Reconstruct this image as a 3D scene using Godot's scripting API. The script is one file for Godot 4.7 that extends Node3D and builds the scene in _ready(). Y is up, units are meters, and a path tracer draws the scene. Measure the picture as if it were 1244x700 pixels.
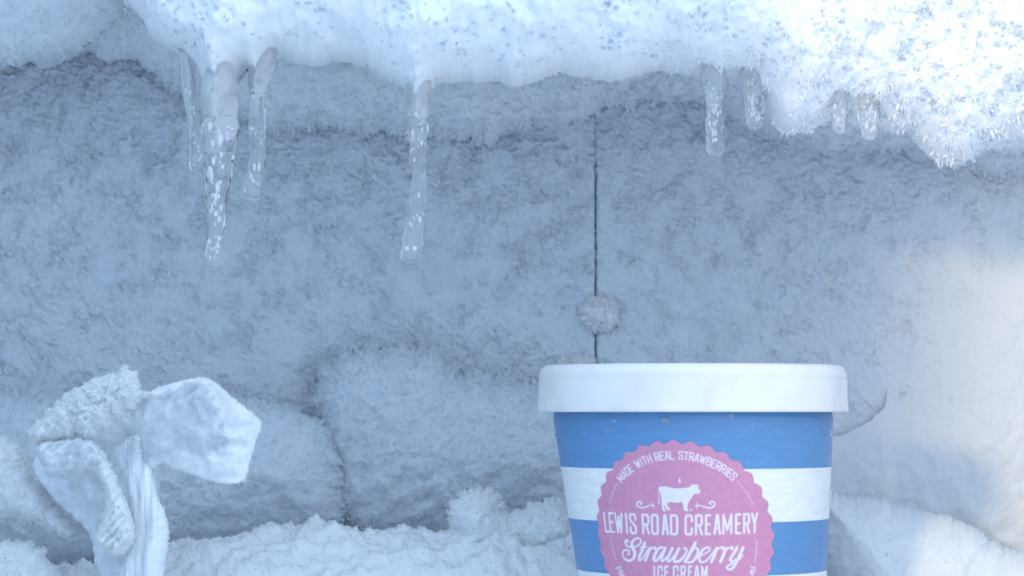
extends Node3D
# A tub of ice cream in a frosted freezer cabinet, low sun coming in from the front left.

const F := 3293.0          # focal length, in pixels of a 1244 x 700 picture
const PITCH := 0.0455      # the camera looks up a little
var sp: float = sin(PITCH)
var cp: float = cos(PITCH)
var rng := RandomNumberGenerator.new()
var M := {}                # materials
var used := {}

func _ready() -> void:
	rng.seed = 7
	# ---- camera
	var cam := Camera3D.new()
	cam.name = "camera"
	var att := CameraAttributesPhysical.new()
	att.frustum_focal_length = 112.6
	att.frustum_focus_distance = 0.98
	att.frustum_near = 0.05
	att.frustum_far = 50.0
	att.exposure_aperture = 22.0
	cam.attributes = att
	cam.fov = 12.16
	cam.rotation.x = PITCH
	cam.near = 0.05
	cam.far = 50.0
	add_child(cam)
	# ---- sky
	var env := Environment.new()
	env.background_mode = Environment.BG_SKY
	var sky := Sky.new()
	var psm := ProceduralSkyMaterial.new()
	psm.sky_top_color = Color(0.77, 0.855, 0.95)
	psm.sky_horizon_color = Color(0.685, 0.755, 0.84)
	psm.sky_curve = 0.5
	psm.ground_horizon_color = Color(0.69, 0.74, 0.82)
	psm.ground_bottom_color = Color(0.64, 0.70, 0.785)
	psm.ground_curve = 0.2
	psm.sky_energy_multiplier = 1.0
	env.background_energy_multiplier = 2.75
	sky.sky_material = psm
	env.sky = sky
	env.tonemap_mode = Environment.TONE_MAPPER_LINEAR
	env.tonemap_exposure = 0.86
	env.sdfgi_enabled = true
	env.ssao_enabled = true
	env.ssil_enabled = true
	var we := WorldEnvironment.new()
	we.name = "world_environment"
	we.environment = env
	add_child(we)
	# ---- sun: low, from the front left, past the cabinet's left wall
	var sun := DirectionalLight3D.new()
	sun.name = "sun"
	sun.light_energy = 0.6
	sun.light_color = Color(1.0, 0.87, 0.70)
	sun.light_angular_distance = 4.5
	sun.shadow_enabled = true
	add_child(sun)
	var toward := Vector3(sin(deg_to_rad(25.0)), -tan(deg_to_rad(10.5)), -cos(deg_to_rad(25.0)))
	sun.look_at_from_position(Vector3.ZERO, toward, Vector3.UP)

	make_materials()
	cabinet()
	wall_frost()
	overhang()
	mounds()
	icicles()
	bag()
	tub()


# ================================================================ helpers
func at(px: float, py: float, d: float) -> Vector3:
	var x := (px - 622.0) / F
	var y := -(py - 350.0) / F
	var r := Vector3(x, y * cp + sp, -cp + y * sp)
	return r * (d / -r.z)

func nz(per_metre: float, s: int, oct := 3, kind := FastNoiseLite.TYPE_SIMPLEX_SMOOTH, frac := FastNoiseLite.FRACTAL_FBM) -> FastNoiseLite:
	var n := FastNoiseLite.new()
	n.noise_type = kind
	n.seed = s
	n.frequency = per_metre / 1000.0      # looked up in millimetres
	n.fractal_type = frac if oct > 1 else FastNoiseLite.FRACTAL_NONE
	n.fractal_octaves = oct
	return n

func numbered(called: String) -> String:
	var k: int = used.get(called, 0)
	used[called] = k + 1
	return called if k == 0 else "%s_%03d" % [called, k]

func thing(called: String, label: String, category: String, where := Vector3.ZERO, group := "") -> Node3D:
	var o := Node3D.new()
	o.name = numbered(called)
	o.position = where
	add_child(o, true)
	o.set_meta("label", label)
	o.set_meta("category", category)
	if group:
		o.set_meta("group", group)
	return o

func part(called: String, mesh: Mesh, m: Material, parent: Node) -> MeshInstance3D:
	var o := MeshInstance3D.new()
	o.name = called if parent != self else numbered(called)
	o.mesh = mesh
	o.material_override = m
	o.cast_shadow = GeometryInstance3D.SHADOW_CASTING_SETTING_ON
	parent.add_child(o, true)
	return o

func structure(called: String, mesh: Mesh, m: Material, label: String) -> MeshInstance3D:
	var o := part(called, mesh, m, self)
	o.set_meta("kind", "structure")
	o.set_meta("label", label)
	return o

func box(size: Vector3, bevel := 0.002) -> ArrayMesh:
	# a box with chamfered edges
	var st := SurfaceTool.new()
	st.begin(Mesh.PRIMITIVE_TRIANGLES)
	var h := size * 0.5
	var b := minf(bevel, minf(h.x, minf(h.y, h.z)) * 0.5)
	var pts: PackedVector3Array = []
	for sx in [-1.0, 1.0]:
		for sy in [-1.0, 1.0]:
			for sz in [-1.0, 1.0]:
				pts.append(Vector3(sx * (h.x - b), sy * (h.y - b), sz * h.z))
				pts.append(Vector3(sx * (h.x - b), sy * h.y, sz * (h.z - b)))
				pts.append(Vector3(sx * h.x, sy * (h.y - b), sz * (h.z - b)))
	var sh := ConvexPolygonShape3D.new()
	sh.points = pts
	var quad := func(a: Vector3, bb: Vector3, c: Vector3, d: Vector3) -> void:
		var n := (bb - a).cross(c - a)
		var o := [a, bb, c, a, c, d] if n.dot(a + c) < 0.0 else [a, c, bb, a, d, c]
		for p in o:
			st.add_vertex(p)
	var tri := func(a: Vector3, bb: Vector3, c: Vector3) -> void:
		var n := (bb - a).cross(c - a)
		for p in ([a, bb, c] if n.dot(a) < 0.0 else [a, c, bb]):
			st.add_vertex(p)
	st.set_smooth_group(-1)
	var P := func(sx: float, sy: float, sz: float, k: int) -> Vector3:
		return Vector3(sx * (h.x if k == 0 else h.x - b), sy * (h.y if k == 1 else h.y - b), sz * (h.z if k == 2 else h.z - b))
	for s in [-1.0, 1.0]:
		quad.call(P.call(s, -1, -1, 0), P.call(s, 1, -1, 0), P.call(s, 1, 1, 0), P.call(s, -1, 1, 0))
		quad.call(P.call(-1, s, -1, 1), P.call(1, s, -1, 1), P.call(1, s, 1, 1), P.call(-1, s, 1, 1))
		quad.call(P.call(-1, -1, s, 2), P.call(1, -1, s, 2), P.call(1, 1, s, 2), P.call(-1, 1, s, 2))
		for t in [-1.0, 1.0]:
			quad.call(P.call(s, t, -1, 0), P.call(s, t, 1, 0), P.call(s, t, 1, 1), P.call(s, t, -1, 1))
			quad.call(P.call(s, -1, t, 0), P.call(s, 1, t, 0), P.call(s, 1, t, 2), P.call(s, -1, t, 2))
			quad.call(P.call(-1, s, t, 1), P.call(1, s, t, 1), P.call(1, s, t, 2), P.call(-1, s, t, 2))
			for u in [-1.0, 1.0]:
				tri.call(P.call(s, t, u, 0), P.call(s, t, u, 1), P.call(s, t, u, 2))
	st.generate_normals()
	return st.commit()

func to_mesh(v: PackedVector3Array, n: PackedVector3Array, idx: PackedInt32Array, uv := PackedVector2Array(), tint := PackedColorArray()) -> ArrayMesh:
	var a := []
	a.resize(Mesh.ARRAY_MAX)
	a[Mesh.ARRAY_VERTEX] = v
	a[Mesh.ARRAY_NORMAL] = n
	a[Mesh.ARRAY_INDEX] = idx
	if uv.size():
		a[Mesh.ARRAY_TEX_UV] = uv
	if tint.size():
		a[Mesh.ARRAY_COLOR] = tint
	var m := ArrayMesh.new()
	m.add_surface_from_arrays(Mesh.PRIMITIVE_TRIANGLES, a)
	return m

# vertex normals by adding up faces; faces are turned clockwise as seen against `outward`
func weld(v: PackedVector3Array, idx: PackedInt32Array) -> PackedVector3Array:
	var n := PackedVector3Array()
	n.resize(v.size())
	for k in range(0, idx.size(), 3):
		var a := idx[k]
		var b := idx[k + 1]
		var c := idx[k + 2]
		var f := (v[c] - v[a]).cross(v[b] - v[a])
		n[a] += f
		n[b] += f
		n[c] += f
	for k in n.size():
		n[k] = n[k].normalized()
	return n

# a sheet nu x nv whose faces look along +z / +y (i to the right, j upwards or away)
func sheet(v: PackedVector3Array, nu: int, nv: int) -> Dictionary:
	var idx := PackedInt32Array()
	idx.resize((nu - 1) * (nv - 1) * 6)
	var w := 0
	for j in nv - 1:
		for i in nu - 1:
			var a := j * nu + i
			idx[w] = a
			idx[w + 1] = a + nu
			idx[w + 2] = a + 1
			idx[w + 3] = a + 1
			idx[w + 4] = a + nu
			idx[w + 5] = a + nu + 1
			w += 6
	var n := weld(v, idx)
	return {"v": v, "n": n, "mesh": to_mesh(v, n, idx)}

func poly(nums: Array, s := 1.0, ox := 0.0, oy := 0.0) -> PackedVector2Array:
	var o := PackedVector2Array()
	for k in range(0, nums.size(), 2):
		o.append(Vector2(nums[k] / s + ox, nums[k + 1] / s + oy))
	return o

# Catmull-Rom through the points
func smooth(p: PackedVector2Array, per := 6, closed := false) -> PackedVector2Array:
	var o := PackedVector2Array()
	var n := p.size()
	for k in (n if closed else n - 1):
		var a := p[(k - 1 + n) % n] if closed or k > 0 else p[0]
		var b := p[k]
		var c := p[(k + 1) % n]
		var d := p[(k + 2) % n] if closed or k + 2 < n else p[n - 1]
		for t in per:
			o.append(b.cubic_interpolate(c, a, d, float(t) / per))
	if not closed:
		o.append(p[n - 1])
	return o

func roughen(p: PackedVector2Array, amp: float, wave: float, s: int, every := 3.0) -> PackedVector2Array:
	var n := nz(1000.0 / wave, s, 4)
	n.fractal_gain = 0.65
	var o := PackedVector2Array()
	for k in p.size():
		var a := p[k]
		var b := p[(k + 1) % p.size()]
		var m := maxi(1, int(a.distance_to(b) / every))
		var side := (b - a).orthogonal().normalized()
		for t in m:
			var q := a.lerp(b, float(t) / m)
			o.append(q + side * n.get_noise_2dv(q) * amp)
	return o

# A solid body: an outline at distance d, rounded towards the viewer by `bulge` and away by `back`;
# shape(p, t) gives extra outward relief in metres at point p, t = 0 at the edge .. 1 inside.
func body(outline: PackedVector2Array, d: float, bulge: float, back: float, width: float, step: float, shape: Callable, base = null) -> Dictionary:
	var lo := outline[0]
	var hi := outline[0]
	for p in outline:
		lo = lo.min(p)
		hi = hi.max(p)
	lo -= Vector2(step, step) * 1.5
	var nu := int((hi.x - lo.x) / step) + 3
	var nv := int((hi.y - lo.y) / step) + 3
	# distance to the outline, by buckets of outline points
	var cell := 24.0
	var bu := int(nu * step / cell) + 2
	var bv := int(nv * step / cell) + 2
	var buckets := {}
	var m := outline.size()
	for k in m:
		var q := (outline[k] - lo) / cell
		var key := int(q.y) * bu + int(q.x)
		if not buckets.has(key):
			buckets[key] = PackedInt32Array()
		buckets[key].append(k)
	var inside := PackedByteArray()
	inside.resize(nu * nv)
	# scan lines
	for j in nv:
		var y := lo.y + j * step
		var cuts := PackedFloat32Array()
		for k in m:
			var a := outline[k]
			var b := outline[(k + 1) % m]
			if (a.y <= y) != (b.y <= y):
				cuts.append(a.x + (b.x - a.x) * (y - a.y) / (b.y - a.y))
		cuts.sort()
		for c in range(0, cuts.size() - 1, 2):
			for i in range(maxi(0, int(ceil((cuts[c] - lo.x) / step))), mini(nu - 1, int(floor((cuts[c + 1] - lo.x) / step))) + 1):
				inside[j * nu + i] = 1
	var id := PackedInt32Array()
	id.resize(nu * nv)
	id.fill(-1)
	var P := PackedVector2Array()
	var T := PackedFloat32Array()
	var rings := int(ceil(width / cell)) + 1
	for j in nv:
		for i in nu:
			var g := j * nu + i
			var isin := inside[g] == 1
			var near := isin
			if not isin:
				for dj in [-1, 0, 1]:
					for di in [-1, 0, 1]:
						var jj: int = j + dj
						var ii: int = i + di
						if jj >= 0 and jj < nv and ii >= 0 and ii < nu and inside[jj * nu + ii] == 1:
							near = true
			if not near:
				continue
			var p := lo + Vector2(i, j) * step
			var best := width * width
			var who := -1
			var cx := int((p.x - lo.x) / cell)
			var cy := int((p.y - lo.y) / cell)
			for r in rings + 1:
				if who >= 0 and sqrt(best) < (r - 1) * cell:
					break
				for dy in range(-r, r + 1):
					var yy := cy + dy
					if yy < 0 or yy >= bv:
						continue
					var stepx := 1 if absi(dy) == r else maxi(1, 2 * r)
					for dx in range(-r, r + 1, stepx):
						var xx := cx + dx
						if xx < 0 or xx >= bu:
							continue
						var key := yy * bu + xx
						if buckets.has(key):
							for k in buckets[key]:
								var e: float = p.distance_squared_to(outline[k])
								if e < best or (who < 0 and not isin):
									best = e
									who = k
			id[g] = P.size()
			if isin:
				P.append(p)
				T.append(minf(1.0, sqrt(best) / width))
			else:
				P.append(outline[who] if who >= 0 else p)
				T.append(0.0)
	var np := P.size()
	var v := PackedVector3Array()
	v.resize(np * 2)
	for k in np:
		var t := T[k]
		var q := at(P[k].x, P[k].y, d)
		var r := sqrt(maxf(0.0, 1.0 - (1.0 - t) * (1.0 - t)))
		var e: Vector3 = shape.call(q, t, P[k])
		var z: float = base.call(P[k]) if base != null else 0.0
		v[k] = q + Vector3(0, 0, bulge * r + z) + e * minf(1.0, t * 8.0)
		v[np + k] = q + Vector3(0, 0, -back * r + z)
	var idx := PackedInt32Array()
	for j in nv - 1:
		for i in nu - 1:
			var a := id[j * nu + i]
			var b := id[j * nu + i + 1]
			var c := id[(j + 1) * nu + i]
			var e := id[(j + 1) * nu + i + 1]
			if a >= 0 and b >= 0 and c >= 0:
				idx.append_array([a, b, c, np + a, np + c, np + b])
			if b >= 0 and e >= 0 and c >= 0:
				idx.append_array([b, e, c, np + b, np + c, np + e])
	var n := weld(v, idx)
	return {"v": v, "n": n, "mesh": to_mesh(v, n, idx), "front": np, "t": T}

# small crystals strewn over a surface; keep(p, n) says how likely and how large (0..)
func strew(parent: Node, called: String, src: Dictionary, count: int, mesh: Mesh, size: float, tilt: float, m: Material, keep = null, sink := 0.0, lean := Vector3.ZERO) -> void:
	var v: PackedVector3Array = src.v
	var n: PackedVector3Array = src.n
	var top: int = src.get("front", v.size())
	var tt: PackedFloat32Array = src.get("t", PackedFloat32Array())
	var T: Array[Transform3D] = []
	for k in count:
		var i := rng.randi_range(0, top - 1)
		var s := size * (0.55 + 0.9 * rng.randf() * rng.randf())
		if keep != null:
			var f: float = keep.call(v[i], n[i], tt[i] if tt.size() else 1.0)
			if f <= 0.0 or rng.randf() > f:
				continue
			s *= 0.6 + 0.4 * f
		var y := (n[i] + lean + Vector3(rng.randfn(), rng.randfn(), rng.randfn()) * tilt).normalized()
		var x := y.cross(Vector3(rng.randfn(), rng.randfn(), rng.randfn())).normalized()
		T.append(Transform3D(Basis(x, y, x.cross(y)) * Basis.from_scale(Vector3(s, s * (0.7 + 0.6 * rng.randf()), s)), v[i] - n[i] * sink * s))
	var mm := MultiMesh.new()
	mm.transform_format = MultiMesh.TRANSFORM_3D
	mm.mesh = mesh
	mm.instance_count = T.size()
	for k in T.size():
		mm.set_instance_transform(k, T[k])
	var o := MultiMeshInstance3D.new()
	o.name = called
	o.multimesh = mm
	o.material_override = m
	o.set_meta("kind", "stuff")
	parent.add_child(o, true)

# a tuft of pointed three-sided crystals growing from one point along +y
func tuft(blades: int, open: float, wide: float, s: int) -> ArrayMesh:
	var r := RandomNumberGenerator.new()
	r.seed = s
	var v := PackedVector3Array()
	var n := PackedVector3Array()
	var idx := PackedInt32Array()
	for k in blades:
		var y := (Vector3.UP + Vector3(r.randfn(), r.randfn() * 0.3, r.randfn()) * open).normalized()
		var x := y.cross(Vector3(r.randfn(), r.randfn(), r.randfn())).normalized()
		var z := x.cross(y)
		var l := r.randf_range(0.6, 1.1)
		var w := wide * r.randf_range(0.7, 1.3)
		var mid := y * l * r.randf_range(0.35, 0.6)
		var ring := []
		for q in 3:
			var a := TAU * q / 3.0
			ring.append(mid + (x * cos(a) * 1.5 + z * sin(a) * 0.7) * w)
		for q in 3:
			for t in [[Vector3.ZERO, ring[q], ring[(q + 1) % 3]], [y * l, ring[(q + 1) % 3], ring[q]]]:
				var f: Vector3 = (t[2] - t[0]).cross(t[1] - t[0]).normalized()
				var c: Vector3 = (t[0] + t[1] + t[2]) / 3.0 - mid * 0.95
				var o: Array = t
				if f.dot(c) < 0.0:
					f = -f
					o = [t[0], t[2], t[1]]
				var g := (f + Vector3.UP * 0.55).normalized()
				for p in o:
					idx.append(v.size())
					v.append(p)
					n.append(g if g.dot(f) > 0.3 else f)
	return to_mesh(v, n, idx)

# a grain: a small irregular lump with flat facets
func grain(s: int) -> ArrayMesh:
	var r := RandomNumberGenerator.new()
	r.seed = s
	var p := [Vector3(0, 1, 0), Vector3(0.6, 0.3, 0), Vector3(0.1, 0.2, 0.6), Vector3(-0.6, 0.3, 0.1), Vector3(0, 0.25, -0.6), Vector3(0, -0.5, 0)]
	for k in 6:
		p[k] += Vector3(r.randfn(), r.randfn(), r.randfn()) * 0.16
	var st := SurfaceTool.new()
	st.begin(Mesh.PRIMITIVE_TRIANGLES)
	st.set_smooth_group(-1)
	for k in 4:
		var a: int = 1 + k
		var b: int = 1 + (k + 1) % 4
		for q in [0, b, a, 5, a, b]:
			st.add_vertex(p[q])
	st.generate_normals()
	return st.commit()

func make_materials() -> void:
	var mk := func(c: Color, rough: float) -> StandardMaterial3D:
		var m := StandardMaterial3D.new()
		m.albedo_color = c.linear_to_srgb()
		m.roughness = rough
		return m
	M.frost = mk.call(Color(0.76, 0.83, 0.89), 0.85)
	M.crystal = mk.call(Color(0.84, 0.88, 0.92), 0.7)
	M.crust = mk.call(Color(1, 1, 1), 0.85)
	M.crust.vertex_color_use_as_albedo = true
	M.crust_crystal = mk.call(Color(0.68, 0.75, 0.82), 0.7)
	M.crystal.backlight_enabled = true
	M.crystal.backlight = Color(0.5, 0.54, 0.58)
	M.glitter = mk.call(Color(0.90, 0.925, 0.945), 0.45)
	M.glitter.backlight_enabled = true
	M.glitter.backlight = Color(0.8, 0.86, 0.92)
	M.white = mk.call(Color(0.84, 0.885, 0.92), 0.8)
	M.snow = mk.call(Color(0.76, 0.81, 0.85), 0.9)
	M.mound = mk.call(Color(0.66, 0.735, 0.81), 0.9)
	M.panel = mk.call(Color(0.29, 0.42, 0.51), 0.4)
	M.core = mk.call(Color(0.16, 0.42, 0.55), 0.5)
	M.liner = mk.call(Color(0.74, 0.80, 0.86), 0.5)
	M.ice = mk.call(Color(0.97, 0.985, 1.0, 0.06), 0.02)
	M.ice.refraction_enabled = true
	M.ice.refraction_scale = 0.031
	M.bubble = mk.call(Color(0.95, 0.97, 1.0), 0.2)
	M.milky = mk.call(Color(0.90, 0.94, 0.97, 0.34), 0.2)
	M.milky.refraction_enabled = true
	M.milky.refraction_scale = 0.031
	M.film = mk.call(Color(1, 1, 1, 1), 0.4)
	M.film.vertex_color_use_as_albedo = true
	M.film.transparency = BaseMaterial3D.TRANSPARENCY_ALPHA
	M.lid = mk.call(Color(1, 1, 1), 0.35)
	M.lid.albedo_texture = cardboard()
	M.lid.uv1_triplanar = true
	M.lid.uv1_scale = Vector3.ONE * 9.0
	M.glazed = mk.call(Color(0.90, 0.925, 0.945), 0.2)
	M.water = mk.call(Color(0.95, 0.97, 1.0, 0.2), 0.02)
	M.water.refraction_enabled = true
	M.water.refraction_scale = 0.033


# ================================================================ the setting
func cabinet() -> void:
	var seam := 0.0350
	var w := Node3D.new()
	w.name = "back_wall"
	w.set_meta("kind", "structure")
	w.set_meta("label", "dark metal back wall of the freezer, two panels meeting at a joint")
	add_child(w)
	for s in [[-0.32, seam - 0.00045], [seam + 0.0003, 0.42]]:
		var p := part("wall_panel", box(Vector3(s[1] - s[0], 0.46, 0.0015), 0.0003), M.panel, w)
		p.position = Vector3((s[0] + s[1]) / 2.0, 0.06, -1.13195)
	var back := part("wall_core", box(Vector3(0.76, 0.46, 0.03)), M.core, w)
	back.position = Vector3(0.05, 0.06, -1.1479)
	var l := structure("side_wall_left", box(Vector3(0.03, 0.46, 0.44)), M.liner, "pale side wall of the freezer, left of the picture")
	l.position = Vector3(-0.277, 0.06, -0.912)
	var door := structure("cabinet_door", box(Vector3(0.03, 0.66, 0.51), 0.006), M.liner, "open door of the freezer, swung out at the left of the picture")
	door.position = Vector3(-0.268, 0.16, -0.435)
	var r := structure("side_wall_right", box(Vector3(0.03, 0.46, 0.44)), M.liner, "pale side wall of the freezer, right of the picture")
	r.position = Vector3(0.377, 0.06, -0.912)
	var c := structure("ceiling", box(Vector3(0.72, 0.03, 0.24)), M.liner, "pale ceiling of the freezer above the frost")
	c.position = Vector3(0.05, 0.307, -1.01)
	var f := structure("floor", box(Vector3(0.62, 0.03, 0.46)), M.liner, "pale floor of the freezer under the snow")
	f.position = Vector3(0.05, -0.122, -0.90)

func wall_frost() -> void:
	var seam := 0.0350
	var big := nz(45.0, 11, 3)
	var clump := nz(120.0, 12, 4)
	clump.fractal_gain = 0.55
	var warp := nz(160.0, 13, 2)
	var crease := nz(98.0, 14, 5)
	crease.fractal_gain = 0.66
	var spots := nz(60.0, 17, 3)
	var fine := nz(620.0, 15, 3)
	var jag := nz(300.0, 16, 3)
	var tuft_mesh := tuft(4, 0.75, 0.16, 5)
	for side in 2:
		var x0 := -0.262 if side == 0 else seam
		var x1 := seam if side == 0 else 0.3
		var y0 := -0.075
		var y1 := 0.19
		var step := 0.00056
		var nu := int((x1 - x0) / step) + 1
		var nv := int((y1 - y0) / step) + 1
		var v := PackedVector3Array()
		v.resize(nu * nv)
		for j in nv:
			var y := y0 + step * j
			for i in nu:
				var x := x0 + step * i
				var X := x * 1000.0
				var Y := y * 1000.0
				var wx := X + warp.get_noise_2d(X, Y) * 3.5
				var wy := Y + warp.get_noise_2d(X + 300.0, Y) * 3.5
				# rougher at the left and the top, smooth low in the middle and at the right
				var rough := clampf(0.62 + 0.5 * big.get_noise_2d(X, Y) + (y - 0.06) * 3.2, 0.12, 1.0)
				rough *= clampf(1.15 - (x + 0.05) * 2.2, 0.25, 1.0) if side == 0 else clampf(0.85 - (x - 0.10) * 3.2 + (y - 0.06) * 3.5, 0.08, 0.8)
				var c := clump.get_noise_2d(wx, wy * 1.15)
				var k := crease.get_noise_2d(wx * 0.9, wy * 1.25)
				var where := smoothstep(-0.35, 0.30, spots.get_noise_2d(X, Y) + (rough - 0.55) * 0.7)
				var cut := maxf(0.0, 1.0 - absf(k) * 6.5) * where
				var h := 0.0019 + 0.0018 * c * rough + 0.0008 * big.get_noise_2d(X * 2.0, Y * 2.0) - 0.0014 * cut * (0.35 + rough)
				h += fine.get_noise_2d(X, Y) * 0.00050 * (0.5 + rough)
				# open at the joint of the panels
				var e := absf(x - seam) * 1000.0
				if e < 6.0:
					var gap := 0.38 + 0.45 * jag.get_noise_1d(Y + 900.0 * side)
					if y > 0.103:
						gap = 1.5 * jag.get_noise_1d(Y * 1.4 + 40.0 * side) - 0.25
					elif y > 0.085:
						gap += 0.5 * maxf(0.0, jag.get_noise_1d(Y + 500.0))
					gap = maxf(gap, 0.0 if jag.get_noise_1d(Y * 0.8 + 77.0) > 0.33 or y > 0.103 else 0.2)
					if e < gap:
						x = seam + gap * (0.001 if side == 1 else -0.001)
					if gap > 0.0:
						h = minf(h, 0.0003 + maxf(0.0, e - gap) * 0.0022)
				v[j * nu + i] = Vector3(x, y, -1.1312 + maxf(h, -0.0006) + 0.0)
		var d := sheet(v, nu, nv)
		var o := thing("frost_crust", ["grey-blue crust of frost clumps on the wall left of the dark joint", "smoother blue frost crust on the wall right of the dark joint"][side], "frost", Vector3.ZERO, "frost crusts on the back wall")
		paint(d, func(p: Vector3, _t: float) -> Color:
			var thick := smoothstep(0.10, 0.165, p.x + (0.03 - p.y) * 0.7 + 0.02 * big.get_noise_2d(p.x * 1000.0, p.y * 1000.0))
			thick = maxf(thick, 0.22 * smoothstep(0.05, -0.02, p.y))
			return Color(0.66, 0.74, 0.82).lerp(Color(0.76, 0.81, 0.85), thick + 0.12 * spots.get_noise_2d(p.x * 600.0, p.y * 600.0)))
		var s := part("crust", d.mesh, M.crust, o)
		s.set_meta("kind", "stuff")
		strew(o, "feather_frost", d, 9000 if side == 0 else 4000, tuft(5, 0.9, 0.11, 6), 0.0036, 0.8, M.crust_crystal, func(p: Vector3, _n: Vector3, _t: float) -> float: return clampf(0.2 + 2.2 * big.get_noise_2d(p.x * 1300.0 + 50.0, p.y * 1300.0) + (p.y - 0.06) * 4.0 - maxf(0.0, p.x - 0.05) * 6.0, 0.0, 1.0), 0.3)
		strew(o, "frost_crystals", d, 46000 if side == 0 else 30000, tuft_mesh, 0.0021, 0.9, M.crust_crystal, func(p: Vector3, n: Vector3, _t: float) -> float:
			if p.z < -1.1306:
				return 0.0
			return clampf(0.75 + 1.4 * big.get_noise_2d(p.x * 1000.0, p.y * 1000.0) - absf(n.x) * 0.2 - maxf(0.0, p.x - 0.1) * 4.0, 0.0, 1.0), 0.35)
	# the clump that grows over the joint
	var lump := nz(260.0, 40, 3)
	var two := [
		["round clump of frost crystals growing over the dark wall joint above the tub", [706, 375, 716, 364, 732, 362, 746, 368, 752, 382, 746, 396, 734, 404, 718, 402, 708, 392], 1.1285, 0.006],
		["small ragged frost tuft on the wall just above the left side of the lid", [676, 450, 682, 439, 692, 436, 700, 432, 712, 434, 718, 438, 724, 450], 1.128, 0.004]]
	for e in two:
		var o2 := thing("frost_clump", e[0], "frost clump", at(e[1][0] + 20.0, e[1][1], 1.129), "frost clumps on the wall joint")
		var r := roughen(smooth(poly(e[1]), 4, true), 4.0, 12.0, 3, 2.0)
		var b := body(r, e[2], e[3], 0.001, 14.0, 1.3, func(p: Vector3, t: float, _q: Vector2) -> Vector3: return Vector3(0, 0, lump.get_noise_3dv(p * 1000.0) * 0.0022 * t))
		shift(b, o2.position)
		part("lump", b.mesh, M.white, o2)
		strew(o2, "frost_crystals", b, 170, tuft(5, 0.6, 0.12, 41), 0.0034, 0.35, M.white, null, 0.15)

# a colour of its own for each point: how thick the frost lies there
func paint(b: Dictionary, how: Callable) -> void:
	var v: PackedVector3Array = b.v
	var t: PackedFloat32Array = b.get("t", PackedFloat32Array())
	var c := PackedColorArray()
	c.resize(v.size())
	for k in v.size():
		c[k] = how.call(v[k], t[k % t.size()] if t.size() else 1.0)
	var a: Array = b.mesh.surface_get_arrays(0)
	b.mesh = to_mesh(v, b.n, a[Mesh.ARRAY_INDEX], PackedVector2Array(), c)

# a body built in world places, moved so that `where` is its origin
func shift(b: Dictionary, where: Vector3) -> void:
	var v: PackedVector3Array = b.v
	for k in v.size():
		v[k] -= where
	b.v = v
	var a: Array = b.mesh.surface_get_arrays(0)
	b.mesh = to_mesh(v, b.n, a[Mesh.ARRAY_INDEX])

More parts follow.
